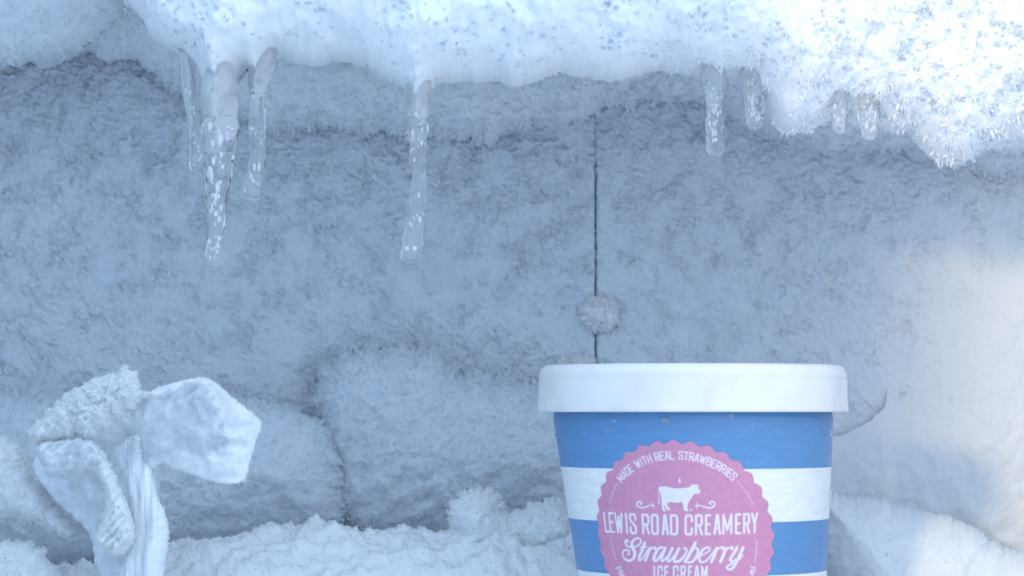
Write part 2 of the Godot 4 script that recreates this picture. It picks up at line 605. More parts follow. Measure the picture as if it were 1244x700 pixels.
func overhang() -> void:
	var needle := tuft(5, 0.35, 0.07, 9)
	var fluff := tuft(4, 0.7, 0.15, 10)
	var big := nz(28.0, 21, 2)
	var mid := nz(90.0, 22, 3)
	var fine := nz(380.0, 23, 3)
	var streak := nz(170.0, 24, 3)
	var lump := nz(150.0, 25, 3, FastNoiseLite.TYPE_CELLULAR)
	lump.cellular_return_type = FastNoiseLite.RETURN_DISTANCE
	# the layer against the back wall
	var lay := poly([-60, 75, 0, 82, 30, 76, 60, 84, 90, 66, 105, 62, 130, 78, 160, 70, 200, 100, 260, 130, 330, 156, 380, 150, 430, 158, 480, 160, 540, 168, 590, 172, 620, 158, 660, 150])
	lay.append_array(poly([700, 148, 740, 128, 790, 118, 850, 125, 920, 160, 1000, 185, 1080, 180, 1140, 195, 1200, 208, 1310, 215, 1310, -330, -60, -330]))
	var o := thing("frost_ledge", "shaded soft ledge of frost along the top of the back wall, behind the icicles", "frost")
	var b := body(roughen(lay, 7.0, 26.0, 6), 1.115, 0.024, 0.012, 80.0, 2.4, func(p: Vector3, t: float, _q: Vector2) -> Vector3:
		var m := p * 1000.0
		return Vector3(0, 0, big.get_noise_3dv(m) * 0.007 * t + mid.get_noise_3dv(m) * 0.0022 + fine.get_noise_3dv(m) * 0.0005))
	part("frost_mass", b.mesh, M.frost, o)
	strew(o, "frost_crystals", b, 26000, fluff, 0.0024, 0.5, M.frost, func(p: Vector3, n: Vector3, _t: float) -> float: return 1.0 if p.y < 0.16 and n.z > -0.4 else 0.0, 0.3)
	strew(o, "hanging_needles", b, 60000, needle, 0.0045, 0.35, M.frost, func(p: Vector3, n: Vector3, _t: float) -> float: return clampf(-n.y * 1.6 - 0.7, 0.0, 1.0) if p.y < 0.14 else 0.0, 0.3, Vector3(0, -0.3, 0.2))
	# the pale lump at the top left
	var lo := thing("frost_lump", "pale rounded lump of frost at the top left corner, against the back wall", "frost")
	var lb := body(roughen(poly([-60, 70, 0, 78, 40, 74, 70, 66, 100, 58, 125, 38, 150, 12, 165, -40, 170, -330, -60, -330]), 7.0, 24.0, 8), 1.075, 0.022, 0.03, 70.0, 2.2, func(p: Vector3, t: float, _q: Vector2) -> Vector3:
		var m := p * 1000.0
		return Vector3(0, 0, big.get_noise_3dv(m) * 0.006 * t + mid.get_noise_3dv(m) * 0.0015 + fine.get_noise_3dv(m) * 0.0004))
	part("frost_mass", lb.mesh, M.frost, lo)
	strew(lo, "frost_crystals", lb, 6000, fluff, 0.0024, 0.5, M.frost, func(p: Vector3, _n: Vector3, _t: float) -> float: return 1.0 if p.y < 0.16 else 0.0, 0.3)
	# the overhang at the front
	var hang := poly([150, -330, 150, -10, 156, 6, 172, 24, 182, 42, 198, 54, 214, 62, 234, 76, 246, 100, 252, 126, 260, 152, 266, 166, 273, 152, 280, 126, 288, 100, 298, 84, 305, 88, 309, 104, 312, 120, 316, 104, 324, 84, 338, 68, 352, 72, 380, 78, 402, 72, 430, 76, 455, 86, 472, 98, 490, 106, 499, 120, 504, 142])
	hang.append_array(poly([509, 142, 514, 122, 526, 104, 545, 98, 575, 98, 600, 96, 622, 104, 645, 98, 680, 88, 712, 92, 745, 96, 775, 90, 800, 84, 830, 88, 850, 90, 860, 102, 865, 120, 868, 136, 873, 120, 880, 102, 888, 94]))
	hang.append_array(poly([902, 98, 910, 106, 915, 124, 920, 122, 926, 118, 940, 148, 958, 160, 985, 158, 1004, 148, 1020, 138, 1040, 150, 1058, 146, 1080, 158, 1104, 160, 1122, 178, 1142, 194, 1168, 198, 1194, 184, 1220, 178, 1250, 176, 1310, 180, 1310, -330]))
	var front := thing("frost_overhang", "bright thick overhang of frost across the top, with icicles along its lip", "frost")
	var hb := body(roughen(smooth(hang, 4, true), 3.0, 20.0, 9, 2.5), 0.972, 0.040, 0.045, 90.0, 2.0, func(p: Vector3, t: float, q: Vector2) -> Vector3:
		var m := p * 1000.0
		var right := smoothstep(760.0, 960.0, q.x)
		var s := streak.get_noise_3d(m.x * 1.0, m.y * 0.3, m.z)
		var z := big.get_noise_3dv(m) * 0.008 * t + mid.get_noise_3dv(m) * 0.0030 * sqrt(t) + s * lerpf(0.0022, 0.0010, right) * sqrt(t) + fine.get_noise_3dv(m) * lerpf(0.0003, 0.0006, right)
		z -= (lump.get_noise_3dv(m) * 0.0042 - mid.get_noise_3dv(m * 1.7) * 0.0022) * right * sqrt(t)
		return Vector3(mid.get_noise_3d(m.x + 400.0, m.y, m.z) * 0.0015, mid.get_noise_3d(m.x, m.y + 400.0, m.z) * 0.0015, z))
	part("frost_mass", hb.mesh, M.white, front)
	strew(front, "frost_clusters", hb, 14000, tuft(7, 0.9, 0.2, 31), 0.0030, 0.5, M.glitter, func(p: Vector3, _n: Vector3, _t: float) -> float:
		return clampf(0.25 + smoothstep(0.04, 0.14, p.x) * 0.5 + 0.8 * big.get_noise_3dv(p * 1400.0), 0.0, 1.0) if p.y < 0.165 else 0.0, 0.45)
	strew(front, "frost_crystals", hb, 60000, grain(3), 0.0014, 0.8, M.white, func(p: Vector3, _n: Vector3, _t: float) -> float:
		if p.y > 0.165:
			return 0.0
		return clampf(smoothstep(0.0, 0.13, p.x) * (0.9 + 0.5 * mid.get_noise_3dv(p * 600.0)), 0.0, 1.0), 0.7)
	strew(front, "hanging_needles", hb, 60000, needle, 0.0042, 0.45, M.white, func(p: Vector3, n: Vector3, _t: float) -> float:
		return clampf(-n.y * 1.4 - 0.75, 0.0, 1.0) * smoothstep(0.03, 0.09, p.x) if p.y < 0.14 else 0.0, 0.3, Vector3(0, -0.25, 0.2))

func mound(label: String, outline: PackedVector2Array, d: float, bulge: float, back: float, width: float, m: Material, rough: float, fluff: float, s: int, edge := 5.0, base = null) -> Node3D:
	var o := thing("snow_mound", label, "snow", Vector3.ZERO, "snow mounds on the freezer floor")
	var big := nz(30.0, s, 2)
	var mid := nz(110.0, s + 1, 3)
	var fine := nz(420.0, s + 2, 3)
	var b := body(roughen(outline, edge, 22.0, s, 2.5), d, bulge, back, width, 2.0, func(p: Vector3, t: float, _q: Vector2) -> Vector3:
		var q := p * 1000.0
		return Vector3(0, 0, (big.get_noise_3dv(q) * 0.006 * t + mid.get_noise_3dv(q) * 0.0020 + fine.get_noise_3dv(q) * 0.0005) * rough + (0.011 * smoothstep(0.0, 1.0, t) if bulge == 0.0 else 0.0)), base)
	part("snow", b.mesh, m, o)
	if fluff > 0.0:
		if m == M.mound:
			strew(o, "feather_frost", b, 9000, tuft(5, 0.8, 0.12, 17), 0.0038, 0.6, m, func(_p: Vector3, _n: Vector3, t: float) -> float: return clampf(0.9 - t * 6.0, 0.0, 1.0), 0.3)
		var area: float = b.front
		strew(o, "frost_crystals", b, int(area * fluff), tuft(4, 0.75, 0.15, 12), 0.0020, 0.6, m, null, 0.4)
	return o

func mounds() -> void:
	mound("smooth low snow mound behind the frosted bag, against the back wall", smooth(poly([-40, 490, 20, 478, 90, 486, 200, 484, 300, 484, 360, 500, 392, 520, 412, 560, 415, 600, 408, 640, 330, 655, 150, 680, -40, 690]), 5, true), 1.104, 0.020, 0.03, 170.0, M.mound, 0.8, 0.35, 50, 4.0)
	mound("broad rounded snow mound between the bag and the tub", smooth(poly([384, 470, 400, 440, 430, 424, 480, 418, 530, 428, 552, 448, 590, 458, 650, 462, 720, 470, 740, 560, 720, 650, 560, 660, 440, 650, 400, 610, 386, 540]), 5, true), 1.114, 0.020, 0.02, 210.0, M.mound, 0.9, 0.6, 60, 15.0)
	mound("pale smooth snow slab on the right, lit warm by the sun", poly([1000, 534, 1040, 521, 1074, 496, 1078, 468, 1060, 430, 1090, 380, 1150, 330, 1210, 270, 1320, 200, 1320, 760, 1000, 760]), 1.131, 0.0, 0.002, 230.0, M.snow, 0.5, 0.0, 70, 7.0, func(q: Vector2) -> float: return 0.0030 * smoothstep(1090.0, 1070.0, q.x) * smoothstep(455.0, 480.0, q.y) + 0.0028 * smoothstep(440.0, 540.0, q.y))
	mound("low snow bank at the bottom right beside the tub", poly([985, 598, 1020, 600, 1050, 602, 1080, 610, 1120, 622, 1150, 626, 1190, 646, 1212, 660, 1240, 672, 1320, 690, 1320, 800, 985, 800]), 1.06, 0.03, 0.03, 110.0, M.snow, 0.6, 0.12, 80, 6.0)
	mound("small feathery snow lump on the crest left of the tub", smooth(poly([544, 640, 548, 612, 562, 598, 590, 596, 610, 602, 616, 622, 640, 616, 664, 606, 690, 604, 720, 620, 720, 690, 560, 690]), 3, true), 1.035, 0.016, 0.02, 40.0, M.snow, 1.1, 0.9, 90, 9.0)
	mound("frosted snow lump at the left edge below the bag's strap", poly([-60, 528, 0, 532, 18, 542, 34, 572, 48, 592, 72, 618, 92, 644, 88, 657, 52, 644, 18, 634, -60, 626]), 0.985, 0.012, 0.016, 40.0, M.snow, 1.3, 1.2, 100, 6.0)
	mound("snow lump in the bottom left corner", poly([-60, 662, 0, 661, 26, 659, 52, 670, 64, 692, 76, 720, 76, 790, -60, 790]), 0.975, 0.016, 0.02, 50.0, M.snow, 1.2, 1.0, 110, 7.0)
	# loose snow on the floor, with a crest in front of the mounds
	var a := nz(35.0, 31, 3)
	var b := nz(140.0, 32, 4)
	var c := nz(500.0, 33, 3)
	var nu := 760
	var nv := 420
	var v := PackedVector3Array()
	v.resize(nu * nv)
	for j in nv:
		var z := -0.74 - 0.36 * j / (nv - 1.0)
		for i in nu:
			var x := -0.26 + 0.62 * i / (nu - 1.0)
			var X := x * 1000.0
			var Z := z * 1000.0
			# the crest runs along z = -1.035; it is lower at the left
			var crest := -0.0455 + 0.007 * smoothstep(0.0, 0.04, x) - 0.012 * smoothstep(-0.09, -0.16, x) - 0.030 * smoothstep(0.09, 0.13, x)
			var f := smoothstep(-0.955, -1.03, z) * (1.0 - 0.35 * smoothstep(-1.035, -1.075, z))
			var y := lerpf(-0.1005, crest, f)
			y += a.get_noise_2d(X, Z) * 0.006 * f + b.get_noise_2d(X, Z) * 0.0022 * (0.2 + f) + c.get_noise_2d(X, Z) * 0.0004 * (0.2 + f)
			v[j * nu + i] = Vector3(x, maxf(y, -0.106), z)
	var d := sheet(v, nu, nv)
	var g := structure("snow_ground", d.mesh, M.snow, "loose snow on the freezer floor, heaped at the back")
	strew(g, "frost_crystals", d, 90000, tuft(4, 0.75, 0.15, 13), 0.0018, 0.6, M.snow, func(p: Vector3, _n: Vector3, _t: float) -> float: return 0.8 if p.y > -0.085 else 0.0, 0.3)

# ================================================================ icicles
func tube(path: Array, d: float, s: int, wob := 0.09) -> Dictionary:
	# path: rows of px, py, radius in px; rounded at the lower end
	var wave := nz(170.0, s, 2)
	var bead := nz(160.0, s + 5, 2)
	var c := PackedVector2Array()
	var rr := PackedVector2Array()
	for p in path:
		c.append(Vector2(p[0], p[1]))
		rr.append(Vector2(p[2], 0))
	c = smooth(c, 10)
	rr = smooth(rr, 10)
	# rounded root and tip
	var first := c[0]
	var out := (first - c[3]).normalized()
	var rf := rr[0].x
	for k in range(1, 7):
		var a := k / 6.0 * PI / 2.0
		c.insert(0, first + out * rf * sin(a) * 0.7)
		rr.insert(0, Vector2(maxf(rf * cos(a), 0.02), 0))
	var last := c[c.size() - 1]
	var way := (last - c[c.size() - 4]).normalized()
	var rl := rr[rr.size() - 1].x
	for k in range(1, 9):
		var a := k / 8.0 * PI / 2.0
		c.append(last + way * rl * sin(a) * 0.95)
		rr.append(Vector2(maxf(rl * cos(a), 0.02), 0))
	var seg := 28
	var v := PackedVector3Array()
	var idx := PackedInt32Array()
	for k in c.size():
		var o := at(c[k].x, c[k].y, d)
		var dir := (c[mini(k + 1, c.size() - 1)] - c[maxi(k - 1, 0)]).normalized()
		var x := Vector3(-dir.y, -dir.x, 0).normalized()
		if x.x < 0.0:
			x = -x
		var r := rr[k].x / F * d
		r *= 1.0 + wob * 0.8 * bead.get_noise_1d(o.y * 1000.0)
		for i in seg:
			var a := TAU * i / seg
			var u := cos(a)
			var w := sin(a)
			var on := (o + (x * u + Vector3(0, 0, 1) * w) * r) * 1000.0
			var e := 1.0 + wob * 0.9 * wave.get_noise_3dv(on) + wob * 0.35 * wave.get_noise_3d(on.x * 2.6, on.y * 2.0 + 90.0, on.z * 2.6)
			v.append(o + (x * u + Vector3(0, 0, 1) * w) * r * e)
	for k in c.size() - 1:
		for i in seg:
			var a := k * seg + i
			var b := k * seg + (i + 1) % seg
			idx.append_array([a, a + seg, b, b, a + seg, b + seg])
	v.append(at(c[0].x, c[0].y, d))
	v.append(at(c[c.size() - 1].x, c[c.size() - 1].y, d))
	for i in seg:
		idx.append_array([v.size() - 2, i, (i + 1) % seg])
		var q := (c.size() - 1) * seg
		idx.append_array([v.size() - 1, q + (i + 1) % seg, q + i])
	var n := weld(v, idx)
	# turned outward?
	if n[seg * 14].dot(v[seg * 14] - at(c[14].x, c[14].y, d)) < 0.0:
		for k in range(0, idx.size(), 3):
			var t := idx[k + 1]
			idx[k + 1] = idx[k + 2]
			idx[k + 2] = t
		n = weld(v, idx)
	return {"v": v, "n": n, "mesh": to_mesh(v, n, idx)}

func icicles() -> void:
	var G := "icicles hanging from the frost overhang"
	var list := [
		["largest icicle, thick and milky at its root, long tapering tip at the left", [[267, 84, 17], [266, 108, 24], [266, 135, 22.5], [267, 165, 21.5], [266, 192, 17.5], [264, 215, 15.5], [262, 240, 12.6], [262, 262, 11.4], [261, 285, 9.6], [260, 305, 10.6], [260, 320, 11]], 0.953],
		["thin clear icicle just left of the largest icicle", [[221, 45, 7], [227, 78, 10], [230, 110, 9.5], [234, 140, 8.5], [237, 168, 7.4], [238, 190, 8.8], [238, 204, 8.8]], 0.965],
		["clear icicle with a hooked bulb tip, right of the largest icicle", [[322, 44, 15], [318, 78, 17], [313, 102, 12.5], [312, 130, 10.2], [312, 160, 10.4], [312, 190, 9.4], [309, 212, 10], [305, 228, 11.6], [304, 235, 11.8]], 0.961],
		["long slender wavy clear icicle near the middle, with a bright glint at its root", [[510, 74, 12], [508, 102, 15], [507, 122, 12.5], [507, 150, 13.6], [507, 172, 11], [509, 200, 9.2], [509, 230, 9.8], [506, 258, 9.6], [503, 280, 11.4], [500, 300, 12], [499, 311, 11.8]], 0.961],
		["straight round-tipped icicle at the left end of the right-hand row", [[867, 66, 14], [867, 90, 16], [868, 108, 12], [869, 130, 10.6], [869, 150, 11.2], [869, 168, 11.2], [870, 183, 11]], 0.958],
		["short stubby icicle second from left in the right-hand row", [[913, 76, 18], [915, 95, 14.5], [917, 118, 12], [917, 135, 11.6], [917, 147, 11]], 0.958],
		["small pointed ice drip among crystals, third in the right-hand row", [[1018, 96, 13], [1019, 128, 12], [1020, 145, 10], [1020, 155, 8]], 0.949],
		["small blunt ice drip at the right end of the right-hand row", [[1055, 102, 14], [1057, 135, 14], [1057, 150, 12.6], [1057, 160, 11]], 0.949]]
	var k := 0
	for e in list:
		var p: Array = e[1]
		var where := at(p[0][0], p[0][1], e[2])
		var o := thing("icicle", e[0], "icicle", where, G)
		var t := tube(p, e[2], 200 + 7 * k)
		shift(t, where)
		part("ice", t.mesh, M.ice, o)
		# bubbles and cloudy flaws caught in the ice
		var ball := SphereMesh.new()
		ball.radius = 1.0
		ball.height = 2.0
		ball.radial_segments = 12
		ball.rings = 6
		for m in (60 if k == 0 else 26):
			var f := rng.randf_range(0.25, 0.96) * (p.size() - 1)
			var a: Array = p[int(f)]
			var c: Array = p[mini(int(f) + 1, p.size() - 1)]
			var w := f - int(f)
			var rad: float = lerpf(a[2], c[2], w)
			var spot := at(lerpf(a[0], c[0], w) + rng.randf_range(-0.5, 0.5) * rad, lerpf(a[1], c[1], w), e[2] - rng.randf_range(-0.4, 0.5) * rad * 0.00029)
			var bub := part("bubble", ball, M.bubble, o)
			var sz := (rng.randf_range(0.03, 0.09) if m % 5 else rng.randf_range(0.08, 0.16)) * rad * 0.00029 + 0.0001
			bub.scale = Vector3(sz, sz * rng.randf_range(1.0, 3.2), sz)
			bub.position = spot - where
		k += 1

# ================================================================ the bag
func bag() -> void:
	var d := 0.955
	var o := thing("plastic_bag", "crumpled frost-covered plastic bag with a twisted neck at the lower left", "plastic bag")
	var fold := nz(70.0, 61, 3)
	var fine := nz(420.0, 62, 3)
	var z4 := func(a: Array) -> PackedVector2Array: return poly(a, 2.3333, 0.0, 400.0)
	var pleat := nz(200.0, 63, 2)
	var creased := nz(55.0, 68, 2, FastNoiseLite.TYPE_SIMPLEX, FastNoiseLite.FRACTAL_RIDGED)
	var fluff := tuft(4, 0.75, 0.14, 14)
	# rear film, in the hollow behind the neck
	var back := body(smooth(z4.call([90, 380, 180, 300, 300, 260, 400, 230, 450, 330, 450, 480, 450, 640, 380, 760, 280, 700, 250, 580, 150, 480]), 4, true), d + 0.02, 0.006, 0.002, 30.0, 1.6, func(p: Vector3, t: float, _q: Vector2) -> Vector3:
		var m := p * 1000.0
		return Vector3(0, 0, fold.get_noise_3dv(m) * 0.004 * t + fine.get_noise_3dv(m) * 0.0003))
	paint(back, func(p: Vector3, t: float) -> Color: return Color(0.72, 0.79, 0.86, 0.7 + 0.3 * (1.0 - t) + 0.5 * maxf(0.0, pleat.get_noise_3dv(p * 700.0))))
	part("rear_film", back.mesh, M.film, o)
	# the big flap: creased along a ridge that runs down from its top
	var flap_line: PackedVector2Array = smooth(z4.call([372, 200, 420, 178, 480, 156, 560, 138, 605, 150, 640, 180, 690, 222, 738, 265, 726, 310, 708, 370, 690, 428, 640, 440, 590, 430, 540, 412, 490, 395, 455, 382, 425, 402, 400, 385, 388, 320, 376, 260]), 4, true)
	var flap := body(roughen(flap_line, 1.2, 9.0, 64, 2.0), d, 0.002, 0.0015, 26.0, 1.4, func(p: Vector3, t: float, q: Vector2) -> Vector3:
		var m := p * 1000.0
		var X := q.x * 2.3333
		var Y := (q.y - 400.0) * 2.3333
		var ridge := absf(X - (604.0 + (Y - 150.0) * 0.05))
		var z := 0.010 * exp(-ridge / 80.0) * smoothstep(480.0, 150.0, Y)
		var rim := absf((Y - 330.0) - (X - 400.0) * 0.28)
		z += 0.008 * exp(-rim * rim / 3000.0) * smoothstep(640.0, 420.0, X)
		z -= 0.010 * smoothstep(620.0, 740.0, X)
		return Vector3(0, 0, z * t + fold.get_noise_3dv(m) * 0.003 * t + creased.get_noise_3dv(m) * 0.0030 * t + fine.get_noise_3dv(m) * 0.0002))
	var low := at(240, 548, d).y
	var far := at(268, 520, d).x
	var film_tint := func(frost: float) -> Color:
		var f := clampf(frost, 0.0, 1.0)
		return Color(0.62, 0.71, 0.80, 0.16).lerp(Color(0.84, 0.88, 0.92, 0.92), f)
	paint(flap, func(p: Vector3, t: float) -> Color:
		var n := 0.30 * pleat.get_noise_3dv(p * 700.0) + 0.16 * fine.get_noise_3dv(p * 800.0)
		var f := 0.26 + 0.35 * maxf(0.0, creased.get_noise_3dv(p * 1000.0)) + 0.7 * smoothstep(0.45, 0.0, t + n)
		f = maxf(f, 0.95 * smoothstep(low + 0.003, low - 0.004, p.y + n * 0.010))
		f = maxf(f, 0.95 * smoothstep(far - 0.003, far + 0.005, p.x + n * 0.010 + (p.y - low) * 0.25))
		return film_tint.call(f + n * 0.5))
	var fp := part("flap", flap.mesh, M.film, o)
	strew(fp, "frost_crystals", flap, 3600, fluff, 0.0011, 0.5, M.snow, func(_p: Vector3, _n: Vector3, t: float) -> float: return clampf(1.0 - t * 6.0, 0.0, 1.0), 0.3)
	# frosted crest at the left of the flap
	var crest := body(roughen(z4.call([80, 290, 120, 250, 180, 190, 250, 150, 320, 130, 350, 108, 380, 130, 395, 175, 425, 182, 380, 220, 330, 258, 290, 290, 255, 315, 225, 305, 160, 322, 110, 335]), 5.0, 14.0, 65, 2.0), d - 0.004, 0.009, 0.006, 24.0, 1.5, func(p: Vector3, t: float, _q: Vector2) -> Vector3:
		var m := p * 1000.0
		return Vector3(0, 0, pleat.get_noise_3dv(m) * 0.003 * t + fine.get_noise_3dv(m) * 0.0007))
	var ic := part("frosted_crest", crest.mesh, M.snow, o)
	strew(ic, "frost_crystals", crest, 5200, fluff, 0.0013, 0.6, M.snow, null, 0.3)
	# twisted neck with pleats
	var neck := body(roughen(smooth(z4.call([385, 300, 400, 370, 425, 398, 442, 470, 468, 530, 476, 600, 462, 690, 450, 820, 300, 820, 335, 700, 362, 620, 372, 520, 352, 430, 330, 350]), 4, true), 1.5, 9.0, 66, 2.0), d - 0.006, 0.006, 0.003, 46.0, 1.4, func(p: Vector3, t: float, q: Vector2) -> Vector3:
		var m := p * 1000.0
		var y := q.y - 550.0
		var u := q.x - 172.0 + y * 0.05
		return Vector3(0, 0, (sin(u * 0.41 + 1.6 * sin(y * 0.025) + 3.0 * fold.get_noise_2d(m.x, m.y)) * 0.0004 + pleat.get_noise_3d(m.x * 1.3 + m.y * 0.3, m.y * 0.35, 0.0) * 0.0020) * t + fine.get_noise_3dv(m) * 0.0003))
	paint(neck, func(p: Vector3, t: float) -> Color:
		var n := pleat.get_noise_3d(p.x * 2200.0, p.y * 160.0, 0.0)
		return film_tint.call(0.46 * smoothstep(0.0, -0.012, p.y - at(170, 545, d).y) + 0.7 * n + 0.35 * smoothstep(160.0, 192.0, p.x / 0.949 * F + 622.0) + 0.3 * smoothstep(0.5, 0.0, t) + 0.25 * smoothstep(-0.03, -0.06, p.y)))
	var np := part("neck", neck.mesh, M.film, o)
	strew(np, "frost_crystals", neck, 2400, fluff, 0.0010, 0.5, M.snow, func(_p: Vector3, _n: Vector3, t: float) -> float: return clampf(1.0 - t * 5.0, 0.0, 1.0), 0.3)
	# strap that arches over from the left
	var strap := body(roughen(smooth(z4.call([104, 335, 160, 318, 240, 318, 285, 345, 318, 410, 345, 470, 372, 540, 378, 600, 350, 636, 316, 640, 268, 602, 292, 540, 300, 480, 275, 408, 215, 396, 130, 402]), 4, true), 2.0, 10.0, 67, 2.0), d - 0.010, 0.007, 0.003, 16.0, 1.3, func(p: Vector3, t: float, q: Vector2) -> Vector3:
		var m := p * 1000.0
		return Vector3(0, 0, (pleat.get_noise_3dv(m) * 0.0025 + 0.0008 * sin((q.x + q.y) * 0.5)) * t + fine.get_noise_3dv(m) * 0.0004))
	paint(strap, func(p: Vector3, t: float) -> Color:
		var n := 0.5 * pleat.get_noise_3dv(p * 900.0)
		return film_tint.call(0.45 + n + 0.4 * smoothstep(0.5, 0.0, t) + 0.8 * smoothstep(-0.018, -0.026, p.y)))
	var isx := part("strap", strap.mesh, M.film, o)
	strew(isx, "frost_crystals", strap, 3000, fluff, 0.0011, 0.5, M.snow, func(p: Vector3, _n: Vector3, t: float) -> float: return 0.9 if p.y < -0.022 else clampf(0.8 - t * 3.0, 0.0, 1.0), 0.3)

# ================================================================ the tub
const TZ := -0.95
func tub_r(y: float) -> float:            # y below the lid's lower edge, metres
	return 0.0492 + y * 0.1015 - 0.0006 * smoothstep(-0.002, 0.0, y)

func tub_c(y: float) -> float:            # the paper body leans a little
	return -y * 0.055

func tub_at(a: float, y: float, out := 0.0) -> Vector3:
	var r := tub_r(y) + out
	return Vector3(tub_c(y) + sin(a) * r, y, cos(a) * r)

func lathe(rows: Array, seg := 128) -> ArrayMesh:
	# rows of [radius, y]; each row pair is smooth, sharp where rows repeat
	var v := PackedVector3Array()
	var idx := PackedInt32Array()
	for r in rows:
		for i in seg + 1:
			var a := TAU * i / seg
			v.append(Vector3(sin(a) * r[0], r[1], cos(a) * r[0]))
	for k in rows.size() - 1:
		for i in seg:
			var a := k * (seg + 1) + i
			idx.append_array([a, a + seg + 1, a + 1, a + 1, a + seg + 1, a + seg + 2])
	return to_mesh(v, weld(v, idx), idx)

func tub() -> void:
	var where := Vector3((841.5 - 622.0) / F * 0.95, -0.0003, TZ)
	var o := thing("ice_cream_tub", "blue and white striped ice cream tub with white lid and round pink label", "tub", where)
	# body
	var hgt := 0.0985
	var seg := 160
	var nv := 80
	var v := PackedVector3Array()
	var uv := PackedVector2Array()
	for j in nv + 1:
		var y := 0.004 - (hgt + 0.004) * j / nv
		for i in seg + 1:
			var a := TAU * i / seg
			v.append(tub_at(a, y))
			uv.append(Vector2(float(i) / seg, clampf(-y / hgt, 0.0, 1.0)))
	var idx := PackedInt32Array()
	for j in nv:
		for i in seg:
			var a := j * (seg + 1) + i
			idx.append_array([a, a + 1, a + seg + 1, a + 1, a + seg + 2, a + seg + 1])
	var bm := StandardMaterial3D.new()
	bm.albedo_texture = ImageTexture.create_from_image(stripes(hgt))
	bm.roughness = 0.42
	bm.metallic_specular = 0.4
	part("body", to_mesh(v, weld(v, idx), idx, uv), bm, o)
	var base := part("bottom_rim", lathe([[0.0385, -hgt - 0.0002], [0.0392, -hgt - 0.0012], [0.0389, -hgt - 0.0020], [0.0378, -hgt - 0.0020], [0.0374, -hgt + 0.002], [0.0, -hgt + 0.0021]]), M.lid, o)
	base.position.x = tub_c(-hgt)
	# lid
	var R := 0.0540
	var lid := lathe([[0.0, 0.0146], [R - 0.0060, 0.0146], [R - 0.0056, 0.0147], [R - 0.0050, 0.0156], [R - 0.0042, 0.01615], [R - 0.0032, 0.0163], [R - 0.0020, 0.0160], [R - 0.0010, 0.0152], [R - 0.0004, 0.0140], [R - 0.0001, 0.0126], [R - 0.0003, 0.0117], [R - 0.0003, 0.0113], [R + 0.0001, 0.0107], [R + 0.0001, 0.0050], [R + 0.0003, 0.0016], [R + 0.0005, 0.0007], [R + 0.0003, 0.0001], [R - 0.0001, 0.0], [R - 0.0006, 0.0004], [R - 0.0008, 0.0030], [R - 0.0030, 0.0044]])
	part("lid", lid, M.lid, o)
	# label
	label_sticker(o)
	# specks of frost on the paper and along the lid
	var pb := {"v": v, "n": weld(v, idx)}
	strew(o, "frost_specks", pb, 900, grain(24), 0.00032, 0.4, M.snow, func(p: Vector3, n: Vector3, _t: float) -> float: return (0.25 + 0.75 * smoothstep(0.6, 1.0, absf(n.x))) * (0.15 + 0.85 * smoothstep(-0.03, 0.0, p.y)) if n.z > -0.2 and p.y < -0.001 else 0.0, 0.2)
	# drops of melt water
	var drop := SphereMesh.new()
	drop.radius = 1.0
	drop.height = 2.0
	drop.radial_segments = 20
	drop.rings = 10
	for q in [[800, 510, 0.0012], [804, 512, 0.0009], [876, 504, 0.0011], [735, 524, 0.0008], [739, 523, 0.0006], [1001, 522, 0.0010], [1003, 528, 0.0007], [1006, 597, 0.0013], [1006, 604, 0.0009], [676, 528, 0.0006]]:
		var ang := asin(clampf((q[0] - 843.0) / 167.0, -1.0, 1.0))
		var y: float = -(q[1] - 500.0) / F * 0.95 * (1.0 - 0.05 * cos(ang))
		var dm := part("water_drop", drop, M.water, o)
		dm.position = tub_at(ang, y, 0.0002)
		dm.rotation.y = ang
		dm.scale = Vector3(q[2] * 0.9, q[2], q[2] * 0.6)

func cardboard() -> NoiseTexture2D:
	var n := nz(1.0, 74, 4)
	n.frequency = 0.012
	var t := NoiseTexture2D.new()
	t.width = 512
	t.height = 512
	t.seamless = true
	t.noise = n
	var g := Gradient.new()
	g.offsets = PackedFloat32Array([0.0, 0.28, 0.5, 1.0])
	g.colors = PackedColorArray([Color(0.855, 0.855, 0.87), Color(0.885, 0.888, 0.892), Color(0.895, 0.90, 0.905), Color(0.915, 0.92, 0.92)])
	t.color_ramp = g
	return t

func stripes(hgt: float) -> Image:
	var H := 1024
	var W := 512
	var im := Image.create(W, H, false, Image.FORMAT_RGB8)
	var blue := Color(0.12, 0.285, 0.54).linear_to_srgb()
	var white := Color(0.80, 0.83, 0.85).linear_to_srgb()
	var n := nz(9.0, 71, 3)
	n.frequency = 0.04
	var scuff := nz(1.0, 72, 4)
	scuff.frequency = 0.09
	var fin := nz(1.0, 73, 2)
	fin.frequency = 0.5
	for j in H:
		var y := (j + 0.5) / H * hgt
		var px := y / 0.95 * F
		var k := px / 62.5
		k = (px - 66.0) / 62.0
		var isb := px < 66.0 or int(floor(k)) % 2 == 1
		for i in W:
			var c := blue if isb else white
			var g := 1.0 + 0.035 * n.get_noise_2d(i, j) + 0.03 * fin.get_noise_2d(i, j)
			c = Color(c.r * g, c.g * g, c.b * g)
			var s := scuff.get_noise_2d(i * 1.4, j * 0.6)
			if isb and s > 0.66:
				c = c.lerp(white, minf(0.5, (s - 0.42) * 3.0))
			im.set_pixel(i, j, c)
	return im

# ---------------------------------------------------------------- the printed label
const LR := 114.5        # radius of the label in picture pixels
const LA := -0.209      # its middle on the tub, as an angle
const LY := 648.3        # and as a height
const TEX := 1024
const HALF := 123.0
var ink := PackedFloat32Array()

